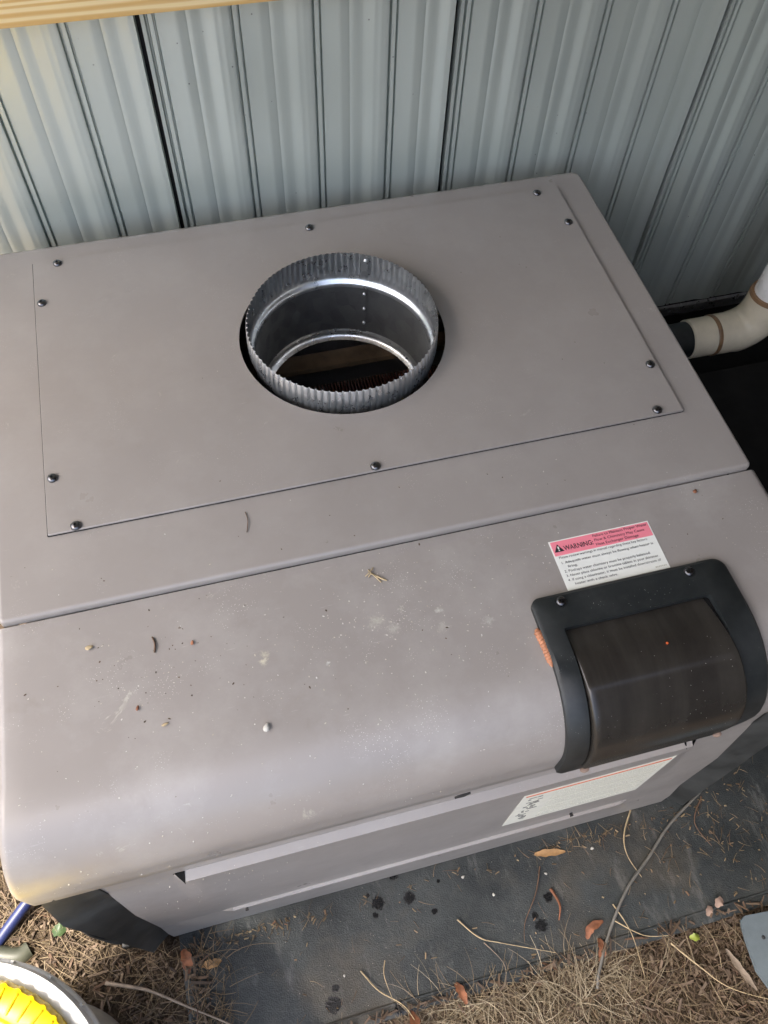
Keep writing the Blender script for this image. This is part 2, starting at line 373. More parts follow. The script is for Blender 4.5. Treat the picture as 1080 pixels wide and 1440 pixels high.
mb = MB().grid([[(x, -1.42 + (.012 if int(i / 2) % 2 else 0), z) for i, x in enumerate(span(.30, 1.08, 26))] for z in (-.61, 1.62)])  # unseen wall added behind the camera to block front-right light
obj('front_light_blocker', mb, 'blocker_steel', None, 20, (.7, -1.42, -.61), label='dark brown ribbed steel wall added out of view to block front right light', cat='wall')
mb = MB()  # unseen wall added at the right to keep that side dark
mb.grid([[(1.085 + (.012 if int(i / 2) % 2 else 0), y, z) for i, y in enumerate(span(.38, -2.7, 62))] for z in (-.61, 1.6)])
obj('side_light_blocker', mb, 'blocker_steel', None, 20, (1.085, -1.1, -.61), label='dark brown ribbed steel side wall added out of view to block light from the right', cat='wall')

# ------------------------------------------------------------------ heater
HT = thing('pool_heater', (0, -.15, -.606), label='taupe steel pool heater with round vent collar on top and black display cover', cat='heater')
# lid
LX, LY0, LY1 = .4325, -.3148, .2640
ol = rrect(-LX - .0075, LX, LY0, LY1, (.006, .006, .022, .022), 8)
rows = []
def er(n): t = max(0, n[1]) ** 2; q = max(0, -n[1]) ** 2; return .0042 * (1 - t - q) + .0165 * t + .0048 * q
for a in (0, 15, 30, 50, 70, 90):
    t = R(a); rows.append([(p[0] - n[0] * er(n) * (1 - math.sin(t)), p[1] - n[1] * er(n) * (1 - math.sin(t)), -er(n) * (1 - math.cos(t))) for p, n in ol])
def skirt(n): return -.0100 if n[1] < -.7 else -.034
rows.append([(p[0], p[1], skirt(n)) for p, n in ol])
rows.append([(p[0] - n[0] * .010, p[1] - n[1] * .010, skirt(n) - .001) for p, n in ol])
mb = MB().grid(rows, True)
mb.f = [tuple(reversed(f)) for f in mb.f]
ngon_hole(mb, [(q[0], q[1]) for q in rows[0]], circle(.150, 64), 0)
obj('top_panel', mb, 'lid', HT, 35, label='smooth taupe top sheet with rolled front edge')
# screwed vent plate with the round opening
PX, PY = .3842, .2213
ol = rrect(-PX, PX, -PY, PY, (.0008,) * 4, 2)
mb = MB(); hole = circle(.135, 96)
def warp(x, y):     # the thin plate lifts a little between its screws
    return .0026 + .0006 * math.sin(x * 9) * (abs(y) / PY) ** 4
ngon_hole(mb, [(p[0] - n[0] * .0006, p[1] - n[1] * .0006) for p, n in ol], circle(.1345, 96), .0044)
mb.grid([[(p[0] - n[0] * .0006, p[1] - n[1] * .0006, .0044) for p, n in ol], [(p[0], p[1], .0036) for p, n in ol], [(p[0], p[1], .0004) for p, n in ol]], True)
mb.grid([[(x * .1345 / .135, y * .1345 / .135, .0044) for x, y in hole], [(x, y, .0038) for x, y in hole], [(x, y, .0002) for x, y in hole], [(x * 1.08, y * 1.08, 0.0001) for x, y in hole]], True)
plate = obj('vent_plate', mb, 'lid', HT, 25, label='flat rectangular taupe plate screwed round the vent')
g0 = rrect(-PX - .0011, PX + .0011, -PY - .0002, PY + .0010, (.001,) * 4, 2)  # added dark strip that draws a shade line round the plate
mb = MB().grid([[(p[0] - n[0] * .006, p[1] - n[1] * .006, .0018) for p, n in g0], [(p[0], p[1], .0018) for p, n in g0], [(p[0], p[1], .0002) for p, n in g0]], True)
obj('edge_shade_strip', mb, 'matte_black', plate, 20, label='thin dark strip added as a shade line under the plate edge')
def screw_mesh(r, mat):
    mb = MB(); n = 20
    prof = [(r * 1.0, 0), (r * 1.0, r * .16), (r * .93, r * .34), (r * .76, r * .52), (r * .52, r * .63), (r * .30, r * .665)]
    mb.lathe(prof, 0, 0, n)
    b = len(mb.v); mb.v += [(r * .30 * math.cos(2 * math.pi * j / n) * (1 if j % 5 else .55), r * .30 * math.sin(2 * math.pi * j / n) * (1 if j % 5 else .55), r * .34) for j in range(n)]
    for j in range(n): mb.f.append((b - n + j, b - n + (j + 1) % n, b + (j + 1) % n, b + j))
    mb.f.append(tuple(range(b, b + n)))
    # cross slot arms as dark-walled notches
    me = bpy.data.meshes.new('screw'); me.from_pydata(mb.v, [], mb.f); me.update()
    me.polygons.foreach_set('use_smooth', [True] * len(me.polygons)); me.set_sharp_from_angle(angle=R(38)); me.materials.append(M[mat]); return me
sm_z, sm_d = screw_mesh(.0061, 'screw'), screw_mesh(.0060, 'screw_dark')
for x, y in ((-.3513, .2122), (-.3751, .1399), (-.0007, .2092), (.3483, .2121), (.3707, .1400), (.3742, -.1424), (.3517, -.2138), (-.0104, -.2153), (-.3534, -.2167), (-.3753, -.1462)):
    o = link('screw', sm_z, plate, Vector((x, y, .0044))); o.rotation_euler = (random.uniform(-.06, .06), random.uniform(-.06, .06), random.uniform(0, 6))
# galvanised collar, crimped at the top
NC = 92; n = NC * 8
def crimp(j, z):
    t = min(1, max(0, (z + .010) / .008)) * (.62 if z > .0295 else 1)
    return -t * .0034 * (0, 0, 0, 0, 0, .45, 1, .45)[j % 8]
mb = MB(); rows = []
for z, r in ((.0310, .1224), (.0300, .1228), (.024, .1234), (.014, .1240), (.006, .1243), (0, .1243), (-.004, .1240), (-.010, .1232), (-.014, .1225), (-.0165, .1212), (-.018, .1196), (-.0195, .1181), (-.0215, .1173), (-.026, .1172), (-.034, .1180), (-.07, .1176), (-.108, .1172), (-.1105, .1150), (-.1130, .1146), (-.1155, .1162), (-.118, .1160), (-.121, .1130), (-.123, .1085)):
    row = []
    for j in range(n):
        a = 2 * math.pi * j / n
        rr = r + (crimp(j, z) if z > -.009 else 0)
        rr += .0010 * math.sin(2 * a + .6) * max(0, min(1, (z + .02) / .05))
        zz = z + (.0003 * math.sin(j * .37) * math.sin(j * .11) if z > .029 else 0)
        row.append((rr * math.cos(a), rr * math.sin(a), zz))
    rows.append(row)
mb.grid(rows, True)
collar = obj('flue_collar', mb, 'galv', HT, 50, label='crimped galvanized round vent collar')
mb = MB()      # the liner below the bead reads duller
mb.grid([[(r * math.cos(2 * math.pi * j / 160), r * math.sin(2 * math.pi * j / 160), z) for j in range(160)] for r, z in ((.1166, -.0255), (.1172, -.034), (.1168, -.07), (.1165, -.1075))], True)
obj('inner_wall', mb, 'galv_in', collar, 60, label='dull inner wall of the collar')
sa = R(62)   # lap seam and its rivets
mb = MB()
def pol(r, a, z): return (r * math.cos(a), r * math.sin(a), z)
seg = [sa + (i - 3) * .0105 for i in range(9)]
mb.grid([[pol(.1152, a, z) for a in seg] for z in (-.027, -.108)])
mb.grid([[pol(.1168, seg[-1] + .001, z), pol(.1152, seg[-1], z)] for z in (-.027, -.108)])
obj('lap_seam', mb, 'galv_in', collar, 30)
mb = MB().grid([[pol(r_, a, z) for a in seg] for r_, z in ((.1212, -.006), (.1208, .010), (.1196, .0298))])
obj('lap_seam', mb, 'galv', collar, 30)
for z, r in ((.022, .1200), (-.034, .1150), (-.062, .1150), (-.090, .1150)):
    bm = bmesh.new(); bmesh.ops.create_uvsphere(bm, u_segments=12, v_segments=8, radius=.0024)
    mb = MB().addbm(bm); pr = pol(r, sa, z); mb.v = [(v[0] + pr[0], v[1] + pr[1], v[2] * 1.2 + pr[2]) for v in mb.v]
    obj('rivet', mb, 'galv', collar, 180)
# inside seen down the vent
mb = MB().box(-.20, .20, .098, .128, -.176, -.166); obj('baffle', mb, 'rust_baffle', HT, label='brown baffle strip inside the vent')
mb = MB().box(-.20, .20, .165, .185, -.176, -.166); obj('baffle', mb, 'rust_baffle', HT, label='brown baffle strip at the back of the vent')
mb = MB()
for i in range(80): mb.box(-.2 + i * .005, -.198 + i * .005, -.10, .068, -.19, -.172)
obj('heat_exchanger_fins', mb, 'copper', HT, label='red-brown fins inside the vent', kind='stuff')
mb = MB().box(-.40, .40, -.30, .24, -.42, -.41); obj('inner_tray', mb, 'inner_dark', HT)

# front panel: flat, then a rolled nose, then a short drop to its lip
ZP, RN, YF = -.0090, .087, -.5700
YC = YF + RN; SF = -YC - .318
SA = RN * math.pi / 2; ZL = -.1370
def prof(s):
    """(y, z, ny, nz) at arc length s from the back edge of the front panel"""
    if s <= SF: return (-.3164 - s, ZP, 0, 1)
    if s <= SF + SA:
        t = (s - SF) / RN; return (YC - RN * math.sin(t), ZP - RN + RN * math.cos(t), -math.sin(t), math.cos(t))
    return (YF, ZP - RN - (s - SF - SA), -1, 0)
SEND = SF + SA + (ZP - RN - ZL)
def on(x, s, off):
    y, z, ny, nz = prof(s); return (x, y + ny * off, z + nz * off)
ss = span(0, SF, 6) + [SF + SA * i / 24 for i in range(1, 25)] + [SEND - .02, SEND - .002]
rows = []
for s in [-.012] + ss:
    f = max(0, (s - SF) / (SEND - SF)); row = []
    s_ = max(s, 0); drop = -.006 if s < 0 else 0
    for sg in (-1, 1):
        hw = .4315 + .011 * f if sg > 0 else .4375 + .0155 * min(1, f * 1.3)
        tt = [90, 70, 50, 30, 15, 0]
        part = [on(sg * (hw + .010 * math.sin(R(a))), s_, drop - .010 * (1 - math.cos(R(a)))) for a in tt]
        tail = [on(sg * (hw + .010), s_, drop - .030)]
        row += (tail + part) if sg < 0 else list(reversed(tail + part))
        if sg < 0: row += [on(x, s_, drop) for x in span(-.42, .42, 24)]
    rows.append(row)
lastrow = rows[-1]
rows.append([(p[0], p[1] + .0015, p[2] - .002) for p in lastrow]); rows.append([(p[0], p[1] + .012, p[2] - .002) for p in lastrow])
mb = MB().grid(rows); FP = obj('front_panel', mb, 'front', HT, 50, label='dusty taupe front cover with rolled nose')
# front face with pressed louvre ledges
xsF = [-.402, -.335, -.3285, -.3150] + span(-.30, .30, 20) + [.312, .3245, .332, .402]
zsF = [-.120, -.165, -.200, -.2065, -.2135, -.2160, -.24, -.35, -.44, -.500, -.5035, -.5065, -.509, -.56, -.603]
def face_y(x, z):
    a = 1.0 if -.3155 < x < .3125 else 0.0
    b = 1.0 if -.3005 < x < .3005 else 0.0
    y = -.5610
    y -= .0105 * min(1, max(0, (-.2065 - z) / .0070)) * a
    if not a: y -= .0105 * min(1, max(0, (-.2160 - z) / .10))
    y -= .0040 * (min(1, max(0, (-.5035 - z) / .0030)) if b else min(1, max(0, (-.5065 - z) / .04)))
    return y
rows = [[(x, face_y(x, z), z) for x in xsF] for z in zsF]
mb = MB(); nn = len(xsF); b = 0
for r in rows: mb.v += r
drop_cells = {(3, 2), (3, nn - 4)}
for i in range(len(zsF) - 1):
    for j in range(nn - 1):
        q = (i * nn + j, i * nn + j + 1, (i + 1) * nn + j + 1, (i + 1) * nn + j)
        q = tuple(reversed(q))
        if (i, j) in drop_cells:     # the louvre's open ends: half of the cell is torn away
            if j == 2: mb.f.append((q[0], q[1], q[2]) if False else (i * nn + j + 1, (i + 1) * nn + j, (i + 1) * nn + j + 1))
            continue
        mb.f.append(q)
face = obj('face_panel', mb, 'face', HT, 20, label='lower front sheet with two pressed ledges')
mb = MB().box(-.425, .425, -.548, -.545, -.60, -.10); obj('inner_lining', mb, 'inner_dark', HT)
mb = MB()
for tri in (((-.3255, -.2050), (-.3150, -.2060), (-.3170, -.2165)), ((.2995, -.2050), (.3030, -.2035), (.3040, -.2170))):
    yq = -.5745; b_ = len(mb.v)
    mb = MB(); mb.v = [(x, -.5735 if i == 2 else -.5628, z) for i, (x, z) in enumerate(tri)] + [(x, -.5600, z) for x, z in tri]
    mb.f = [(0, 2, 1), (0, 1, 4, 3), (1, 2, 5, 4), (2, 0, 3, 5)]
    obj('louvre_opening', mb, 'matte_black', HT, 0, label='small black opening at the end of the pressed ledge')
# torn slit near the lip
mb = MB().poly([(-.0065, -.5725, -.1440), (.004, -.5725, -.1455), (.0115, -.5725, -.1385), (.003, -.5725, -.1392), (-.003, -.5725, -.1405)])
mb.v += [(v[0], -.5700, v[2]) for v in mb.v[:5]]; mb.f += [(i, (i + 1) % 5, 5 + (i + 1) % 5, 5 + i) for i in range(5)]
obj('latch_slot', mb, 'inner_dark', HT, 0, label='small dark slot at the lip of the front cover')
mb = MB().box(-.283, -.279, -.5795, -.57, -.5130, -.5080); obj('latch_slot', mb, 'inner_dark', HT)
mb = MB().box(.212, .216, -.5765, -.57, -.489, -.4835); obj('latch_slot', mb, 'inner_dark', HT)
# black corner posts
for sg in (-1, 1):
    mb = MB()
    A = [(sg * .4020, -.5630, -.128), (sg * .4020, -.5610, -.35), (sg * .4000, -.5640, -.604)]
    B = [(sg * .4350, -.5700, -.128), (sg * .4400, -.5720, -.25), (sg * .4200, -.5780, -.604)]
    C_ = [(sg * .4500, -.5680, -.128), (sg * .4640, -.5760, -.26), (sg * .4330, -.5900, -.602)]
    D = [(sg * .4500, -.4950, -.128), (sg * .4600, -.5000, -.26), (sg * .4330, -.5200, -.602)]
    rr = [A, B, C_, D] if sg < 0 else [D, C_, B, A]
    mb.grid([list(c) for c in rr])
    mb.grid([[(p[0], p[1] + .0035, p[2]) for p in c] for c in rr])
    obj('corner_post', mb, 'post', HT, 25, label='black moulded corner post')
# cabinet sides, back, base
for sg in (-1, 1):
    mb = MB().box(min(sg * .418, sg * .424), max(sg * .418, sg * .424), -.500, .250, -.58, -.040, .002); obj('side_panel', mb, 'lid', HT)
mb = MB().box(-.417, .417, .243, .249, -.58, -.028, .002); obj('rear_panel', mb, 'lid', HT)
mb = MB().box(-.440, .440, -.543, .262, -.606, -.560, .006); obj('base_tray', mb, 'black_plastic', HT, 40, label='low black base under the cabinet')
# lower left base lip peeping out behind the post
mb = MB().box(-.475, -.442, -.575, -.30, -.606, -.585, .004); obj('base_foot', mb, 'black_plastic', HT)
mb = MB().box(.442, .475, -.56, -.30, -.606, -.585, .004); obj('base_foot', mb, 'black_plastic', HT)
# water header on the right flank
mb = MB().box(.426, .545, -.20, .19, -.52, -.18, .02); HD = obj('water_header', mb, 'matte_black', HT, 30, label='black moulded water header on the right flank')
mb = MB()
for i in range(4): mb.box(.547, .553, -.17 + i * .09, -.15 + i * .09, -.50, -.20, .002)
obj('header_rib', mb, 'matte_black', HD)
mb = MB().box(.444, .60, -.34, -.215, -.45, -.24, .03); obj('header_cap', mb, 'matte_black', HT, 30)

# display bezel and smoked cover, wrapped over the nose
BEZ = {}
s_of_y = lambda y: -.3164 - y
B0, B1 = s_of_y(-.4195), SEND - .006
def loop(x0, x1, s0, s1, rad, nside=14, nc=6):
    pts = []
    cor = [(x0, s0, 180, rad[0], 1, 1), (x1, s0, 270, rad[1], -1, 1), (x1, s1, 0, rad[2], -1, -1), (x0, s1, 90, rad[3], 1, -1)]
    arcs = []
    for cx, cy, a, r, sx, sy in cor:
        arcs.append([(cx + sx * r + math.cos(R(a + 90 * i / nc)) * r, cy + sy * r + math.sin(R(a + 90 * i / nc)) * r) for i in range(nc + 1)])
    for i in range(4):
        pts += arcs[i]; p, q = arcs[i][-1], arcs[(i + 1) % 4][0]
        pts += [(p[0] + (q[0] - p[0]) * t / nside, p[1] + (q[1] - p[1]) * t / nside) for t in range(1, nside)]
    return pts
def xw(x, s):      # the bezel widens a touch towards its foot on the right
    f = max(0, (s - B0) / (B1 - B0)); return x + (.006 * f if x > .22 else -.001 * f)
def lp(*a): return [(xw(x, s), s) for x, s in loop(*a)]
X0, X1 = .1095, .3385
o0 = lp(X0, X1, B0, B1, (.010, .014, .050, .006)); o1 = lp(X0 + .0035, X1 - .0035, B0 + .0035, B1 - .0035, (.008, .012, .046, .004))
i0 = lp(.1335, .3035, s_of_y(-.460), B1 - .020, (.002, .004, .02, .004))
mb = MB().grid([[on(x, s, .000) for x, s in o0], [on(x, s, .006) for x, s in o0], [on(x, s, .0085) for x, s in o1], [on(x, s, .0088) for x, s in i0], [on(x, s, .001) for x, s in i0]], True)
BZ = obj('display_bezel', mb, 'black_plastic', HT, 35, label='black plastic frame round the display cover')
mb = MB().grid([[on(x, s, .0009) for x in span(.128, .316, 6)] for s in span(s_of_y(-.455), B1 - .016, 24)]); obj('display_recess', mb, 'matte_black', BZ, 60)
S0, S1 = s_of_y(-.4605), B1 - .012
def bulge(f): return   .0015 + .0120 * min(1, f / .35) ** 1.2 * (1 if f < .8 else 1 - .15 * ((f - .8) / .2))
rows = []; NS = 34
for i in range(NS + 1):
    f = i / NS; s = S0 + (S1 - S0) * f
    xl, xr = .1345 + .002 * f, .3005 + .0120 * min(1, f * 1.8)
    if f > .82: g = (f - .82) / .18; xr -= .016 * g * g
    h = bulge(f); row = [on(xl, s, .0005), on(xl, s, h - .002), on(xl + .0012, s, h - .0005), on(xl + .003, s, h)]
    row += [on(x, s, h) for x in span(xl + .01, xr - .01, 8)] + [on(xr - .003, s, h), on(xr - .0012, s, h - .0005), on(xr, s, h - .002), on(xr, s, .0005)]
    rows.append(row)
rows.append([on(p[0], S1, .001) for p in rows[-1]])
mb = MB().grid(rows); CV = obj('display_cover', mb, 'smoke', BZ, 45, label='dusty smoked brown cover over the display')
for x, y in ((.1415, -.4303), (.2933, -.4300)):
    link('screw', sm_d, BZ, Vector((x, y, ZP + .0088)))
for x in (.142, .306):
    bm = bmesh.new(); bmesh.ops.create_icosphere(bm, subdivisions=2, radius=.0045); mb = MB().addbm(bm)
    p = on(x, B1 - .001, .010); mb.v = [(v[0] * 1.3 + p[0], v[1] * .8 + p[1], v[2] * .8 + p[2] + .001 * noise.noise(Vector(v) * 400)) for v in mb.v]
    obj('mud_covered_screw', mb, 'pale_petal', BZ, 60)
p = on(.2333, s_of_y(-.4985), bulge(.3) - .0005); bm = bmesh.new(); bmesh.ops.create_icosphere(bm, subdivisions=2, radius=.0014); mb = MB().addbm(bm)
mb.v = [(v[0] + p[0], v[1] + p[1], v[2] * .5 + p[2]) for v in mb.v]; obj('indicator_light', mb, 'led', CV, 180, label='tiny orange indicator light')

# stickers
def text_obj(body, size, loc, rot, mat, parent, name='lettering', sx=1.0, bold=0, maxw=None):
    cu = bpy.data.curves.new(name, 'FONT'); cu.body = body; cu.size = size; cu.offset = bold; cu.resolution_u = 2
    t = bpy.data.objects.new(name, cu); COL.objects.link(t)
    bpy.context.view_layer.update()
    me = bpy.data.meshes.new_from_object(t.evaluated_get(bpy.context.evaluated_depsgraph_get()))
    bpy.data.objects.remove(t); me.materials.clear(); me.materials.append(M[mat])
    wd = max(v.co.x for v in me.vertices) if len(me.vertices) else 1
    if maxw: sx = maxw / wd
    me.transform(Matrix.Diagonal((sx, 1, 1, 1)))
    o = bpy.data.objects.new(name, me); COL.objects.link(o); o.parent = parent
    o.location = Vector(loc) + Vector((0, 0, GZ)) - wl(parent); o.rotation_euler = rot; return o
LX0, LX1, LYb, LYt, LZ = .1570, .2800, -.4165, -.3537, ZP
mb = MB().box(LX0, LX1, LYb, LYt, LZ + .0001, LZ + .0005); WS = obj('warning_sticker', mb, 'sticker', HT, 0, label='white warning sticker with pink heading band')
mb = MB().box(LX0 + .0015, LX1 - .0015, LYt - .0195, LYt - .0015, LZ + .0005, LZ + .0008); obj('pink_band', mb, 'pink', WS, 0)
zt = LZ + .0011
text_obj('WARNING:', .0088, (LX0 + .0145, LYt - .0148, zt), (0, 0, 0), 'ink', WS, bold=.00008, maxw=.0355)
for i, tx in enumerate(('Failure to Maintain Proper Water', 'Flow & Chemistry May Cause', 'Heat Exchanger Damage')):
    text_obj(tx, .0047, (LX0 + .0520, LYt - .0060 - i * .0056, zt), (0, 0, 0), 'ink', WS, bold=0, maxw=(.0675, .0620, .0525)[i])
for i, (tx, dx, wd) in enumerate((('Please review warnings in manual regarding these key factors:', .0045, .108), ('1. Adequate water must always be flowing when heater is', .0045, .1120),
        ('firing.', .0105, .0115), ('2. Pool/spa water chemistry must be properly balanced.', .0045, .1040), ('3. Never place chlorine or bromine tablets in your skimmer.', .0045, .1120), ('4. If using a chlorinator, it must be installed downstream of', .0045, .1120), ('heater with a check valve.', .0105, .0510))):
    text_obj(tx, .0043, (LX0 + dx, LYt - .0238 - i * .0055 - (.0012 if i else 0), zt), (0, 0, 0), 'ink', WS, bold=0, maxw=wd)
mb = MB(); cx, cy = LX0 + .0085, LYt - .0150
mb.poly([(cx - .0058, cy, zt), (cx + .0058, cy, zt), (cx, cy + .0098, zt)]); obj('warning_triangle', mb, 'ink', WS, 0)
mb = MB().poly([(cx - .0007, cy + .003, zt + .0002), (cx + .0007, cy + .003, zt + .0002), (cx + .0009, cy + .0068, zt + .0002), (cx - .0009, cy + .0068, zt + .0002)])
mb.poly([(cx - .0008, cy + .001, zt + .0002), (cx + .0008, cy + .001, zt + .0002), (cx + .0008, cy + .0022, zt + .0002), (cx - .0008, cy + .0022, zt + .0002)]); obj('exclamation_mark', mb, 'sticker', WS, 0)
mb = MB()
for i in range(7): mb.box(LX1 - .016 + i * .002, LX1 - .0148 + i * .002, LYb + .0035, LYb + .0050, LZ + .0005, LZ + .0007)
obj('fine_print', mb, 'grey_ink', WS, 0, kind='stuff')
# rating label on the lower face
FX0, FX1, FZ0, FZ1 = .0945, .3005, -.4270, -.2435
fy = face_y(.2, -.3) - .0004
mb = MB().box(FX0, FX1, fy - .0004, fy, FZ0, FZ1); RL = obj('rating_label', mb, 'sticker_cream', HT, 0, label='cream instruction label with orange line on the lower face')
mb = MB().box(FX0 + .004, FX1 - .004, fy - .0007, fy - .0004, FZ1 - .0120, FZ1 - .0070); obj('orange_line', mb, 'red_ink', RL, 0)
mb = MB(); z = FZ1 - .022; li = 0
while z > FZ0 + .012:
    li += 1
    if li in (11, 19, 26): z -= .0055; continue
    x = FX0 + .047
    while x < FX1 - .010:
        L = random.uniform(.004, .014); e = min(x + L, FX1 - .008); mb.box(x, e, fy - .0006, fy - .0004, z - .0020, z); x = e + random.uniform(.001, .0022)
    z -= .0050
obj('fine_print', mb, 'grey_ink', RL, 0, kind='stuff')
mb = MB(); z = FZ1 - .025
for i in range(17):
    for j in range(random.randint(1, 3)):
        x = FX0 + .010 + random.uniform(0, .018); mb.box(x, x + random.uniform(.002, .009), fy - .0006, fy - .0004, z - random.uniform(.002, .005), z)
    z -= .0085
obj('large_print', mb, 'ink', RL, 0, kind='stuff')

# ------------------------------------------------------------------ pipework at the right
PYC, PZC = .122, -.290
t = thing('union_fitting', (.61, PYC, -.33), label='black plastic union fitting between the heater and the cream pipe', cat='fitting')
mb = MB().tube([(.54, PYC, PZC), (.668, PYC, PZC)], .0325, 28); obj('body', mb, 'black_plastic', t)
mb = MB().tube([(.568, PYC, PZC), (.570, PYC, PZC), (.606, PYC, PZC), (.608, PYC, PZC)], [.040, .043, .043, .040], 16); obj('nut', mb, 'black_plastic', t, 25)
def arc(c, r, a0, a1, k): return [(c[0] + r * math.cos(R(a)), c[1], c[2] + r * math.sin(R(a))) for a in span(a0, a1, k)]
t = thing('pvc_elbow', (.76, PYC, -.33), label='cream pvc elbow turning the pipe upwards', cat='pipe elbow')
mb = MB().tube([(.660, PYC, PZC), (.662, PYC, PZC), (.708, PYC, PZC)], [.0335, .0355, .0355], 32); obj('pipe_stub', mb, 'pvc_cream', t)
mb = MB().tube([(.706, PYC, PZC), (.708, PYC, PZC), (.713, PYC, PZC), (.715, PYC, PZC)], [.036, .0374, .0374, .036], 32); obj('cement_ring', mb, 'glue', t)
EC = (.750, PYC, PZC + .046); RX = .796
path = [(.713, PYC, PZC), (.742, PYC, PZC)] + arc(EC, .046, -80, -10, 10) + [(RX, PYC, PZC + .056), (RX, PYC, PZC + .082)]
mb = MB().tube(path, [.0368] * 2 + [.0385] * 11 + [.0372] * 2, 32); obj('elbow_body', mb, 'pvc_cream', t, 60)
mb = MB().tube([(RX, PYC, PZC + .080), (RX, PYC, PZC + .086)], [.0380, .0360], 32); obj('cement_ring', mb, 'glue', t)
mb = MB().tube([(RX, PYC, PZC + .084), (RX, PYC, .45)], .0312, 32); obj('pvc_riser', mb, 'pvc_white', None, 60, (RX, PYC, PZC + .084), label='white pvc pipe rising from the cream elbow', cat='pipe')
# black equipment cover under the pipe
t = thing('equipment_cover', (.82, -.24, -.606), label='black plastic equipment box under the cream pipe', cat='box')
mb = MB().box(.590, 1.05, -.50, .02, -.606, -.300, .025); obj('box_body', mb, 'matte_black', t, 30)
mb = MB().box(.560, 1.05, .032, .268, -.606, -.420, .012); obj('box_step', mb, 'matte_black', t, 30)
mb = MB().box(.580, 1.06, -.51, .03, -.299, -.270, .008); obj('box_lid', mb, 'matte_black', t, 30)

# ------------------------------------------------------------------ rubber mat
MT = -.606
mt = thing('rubber_mat', (.1, -.6, -.614), label='black rubber mat under the front of the heater', cat='mat')
xs2, ys2 = span(-.395, .80, 48), span(-.757, .30, 40)
def mz(x, y): return MT + .0012 * noise.noise(Vector((x * 7, y * 7, 3))) - (.0015 if y > -.55 else 0)
def me_(x): return .004 * noise.noise(Vector((x * 5, 0, 8)))
rows = [[(x, -.757 + me_(x) - .006, -.6155) for x in xs2], [(x, -.757 + me_(x) - .0045, MT - .003) for x in xs2]] + [[(x, y + (me_(x) if i == 0 else 0), mz(x, y)) for x in xs2] for i, y in enumerate(ys2)]
mb = MB().grid(rows); obj('mat_sheet', mb, 'mat', mt, 30)
mb = MB().tube([(x, -.7445 + me_(x), MT + .0002) for x in xs2], .0022, 6); obj('raised_edge', mb, 'mat', mt, 60, label='raised rib along the mat edge')
# ------------------------------------------------------------------ bucket, hoses, sheet
BX, BY, BZ_ = -.607, -.762, -.250
bk = thing('pool_bucket', (BX, BY, -.606), label='white plastic bucket with ribbed yellow screw lid in the corner', cat='bucket')
mb = MB().lathe([(.145, -.606), (.150, -.600), (.163, -.32), (.165, -.30)], BX, BY, 64); obj('bucket_body', mb, 'grey_plastic', bk)
mb = MB().lathe([(.166, -.300), (.184, -.299), (.1865, -.296), (.1865, -.288), (.1850, -.286), (.1835, -.285), (.1835, -.272), (.1820, -.2685), (.168, -.267), (.150, -.267)], BX, BY, 96); rim = obj('bucket_rim', mb, 'white_plastic', bk)
mb = MB()
for i in range(24):
    a = 2 * math.pi * (i + .3) / 24
    c, s_ = math.cos(a), math.sin(a)
    for r0, r1, z0, z1, hw2 in ((.1825, .1860, -.286, -.279, .0016),):
        q = [(BX + r * c - s_ * h, BY + r * s_ + c * h) for r, h in ((r0, -hw2), (r1, -hw2), (r1, hw2), (r0, hw2))]
        mb.grid([[(x, y, z0) for x, y in q], [(x, y, z1) for x, y in q]], True); mb.poly([(x, y, z1) for x, y in q])
obj('rim_lug', mb, 'white_plastic', rim, 0, kind='stuff')
NR = 60; nn2 = NR * 6
def ylid(r, z, amp): return [(BX + (r + amp * (1 if (j % 6) in (0, 1) else 0)) * math.cos(2 * math.pi * j / nn2), BY + (r + amp * (1 if (j % 6) in (0, 1) else 0)) * math.sin(2 * math.pi * j / nn2), z) for j in range(nn2)]
mb = MB().grid([ylid(.166, -.268, .0), ylid(.166, -.257, .002), ylid(.163, -.251, .002), ylid(.157, -.249, .002), ylid(.141, -.2485, .0), ylid(.135, -.2505, 0), ylid(.131, -.256, 0), ylid(.060, -.260, 0), ylid(.0005, -.259, 0)], True)
obj('screw_lid', mb, 'yellow', bk, 35, label='ribbed yellow screw lid')
mb = MB()
for i in range(60):
    a = 2 * math.pi * i / 60; c, s_ = math.cos(a), math.sin(a); pts = [(.139, -.2482), (.149, -.2468), (.160, -.2492)]
    mb.tube([(BX + r * c, BY + r * s_, z) for r, z in pts], .0016, 6)
obj('grip_ribs', mb, 'yellow', bk, 60, kind='stuff')
def smooth_path(pts, k=8):
    P_ = [Vector(p) for p in pts]; out = []
    for i in range(len(P_) - 1):
        p0, p1, p2, p3 = P_[max(i - 1, 0)], P_[i], P_[i + 1], P_[min(i + 2, len(P_) - 1)]
        for j in range(k):
            t_ = j / k; out.append(.5 * ((2 * p1) + (p2 - p0) * t_ + (2 * p0 - 5 * p1 + 4 * p2 - p3) * t_ ** 2 + (3 * p1 - p0 - 3 * p2 + p3) * t_ ** 3))
    return out + [P_[-1]]
def strand(name, pts, rad, mat, label, cat, n=8, taper=False, group=None):
    pp = smooth_path(pts); r_ = [rad * (1 - .75 * i / len(pp)) for i in range(len(pp))] if taper else rad
    return obj(name, MB().tube(pp, r_, n), mat, None, 60, pp[len(pp) // 2], label=label, cat=cat, group=group)
strand('blue_pipe', [(-.665, -.530, -.600), (-.640, -.508, -.590), (-.600, -.474, -.578), (-.56, -.44, -.57)], .0085, 'blue', 'blue plastic pipe leaning beside the left heater corner', 'pipe', 12)
strand('garden_hose', [(-.74, -.50, -.600), (-.690, -.522, -.598), (-.655, -.535, -.597), (-.625, -.545, -.597), (-.610, -.540, -.600)], .013, 'green_hose', 'thick dull green hose lying at the left edge', 'hose', 12)
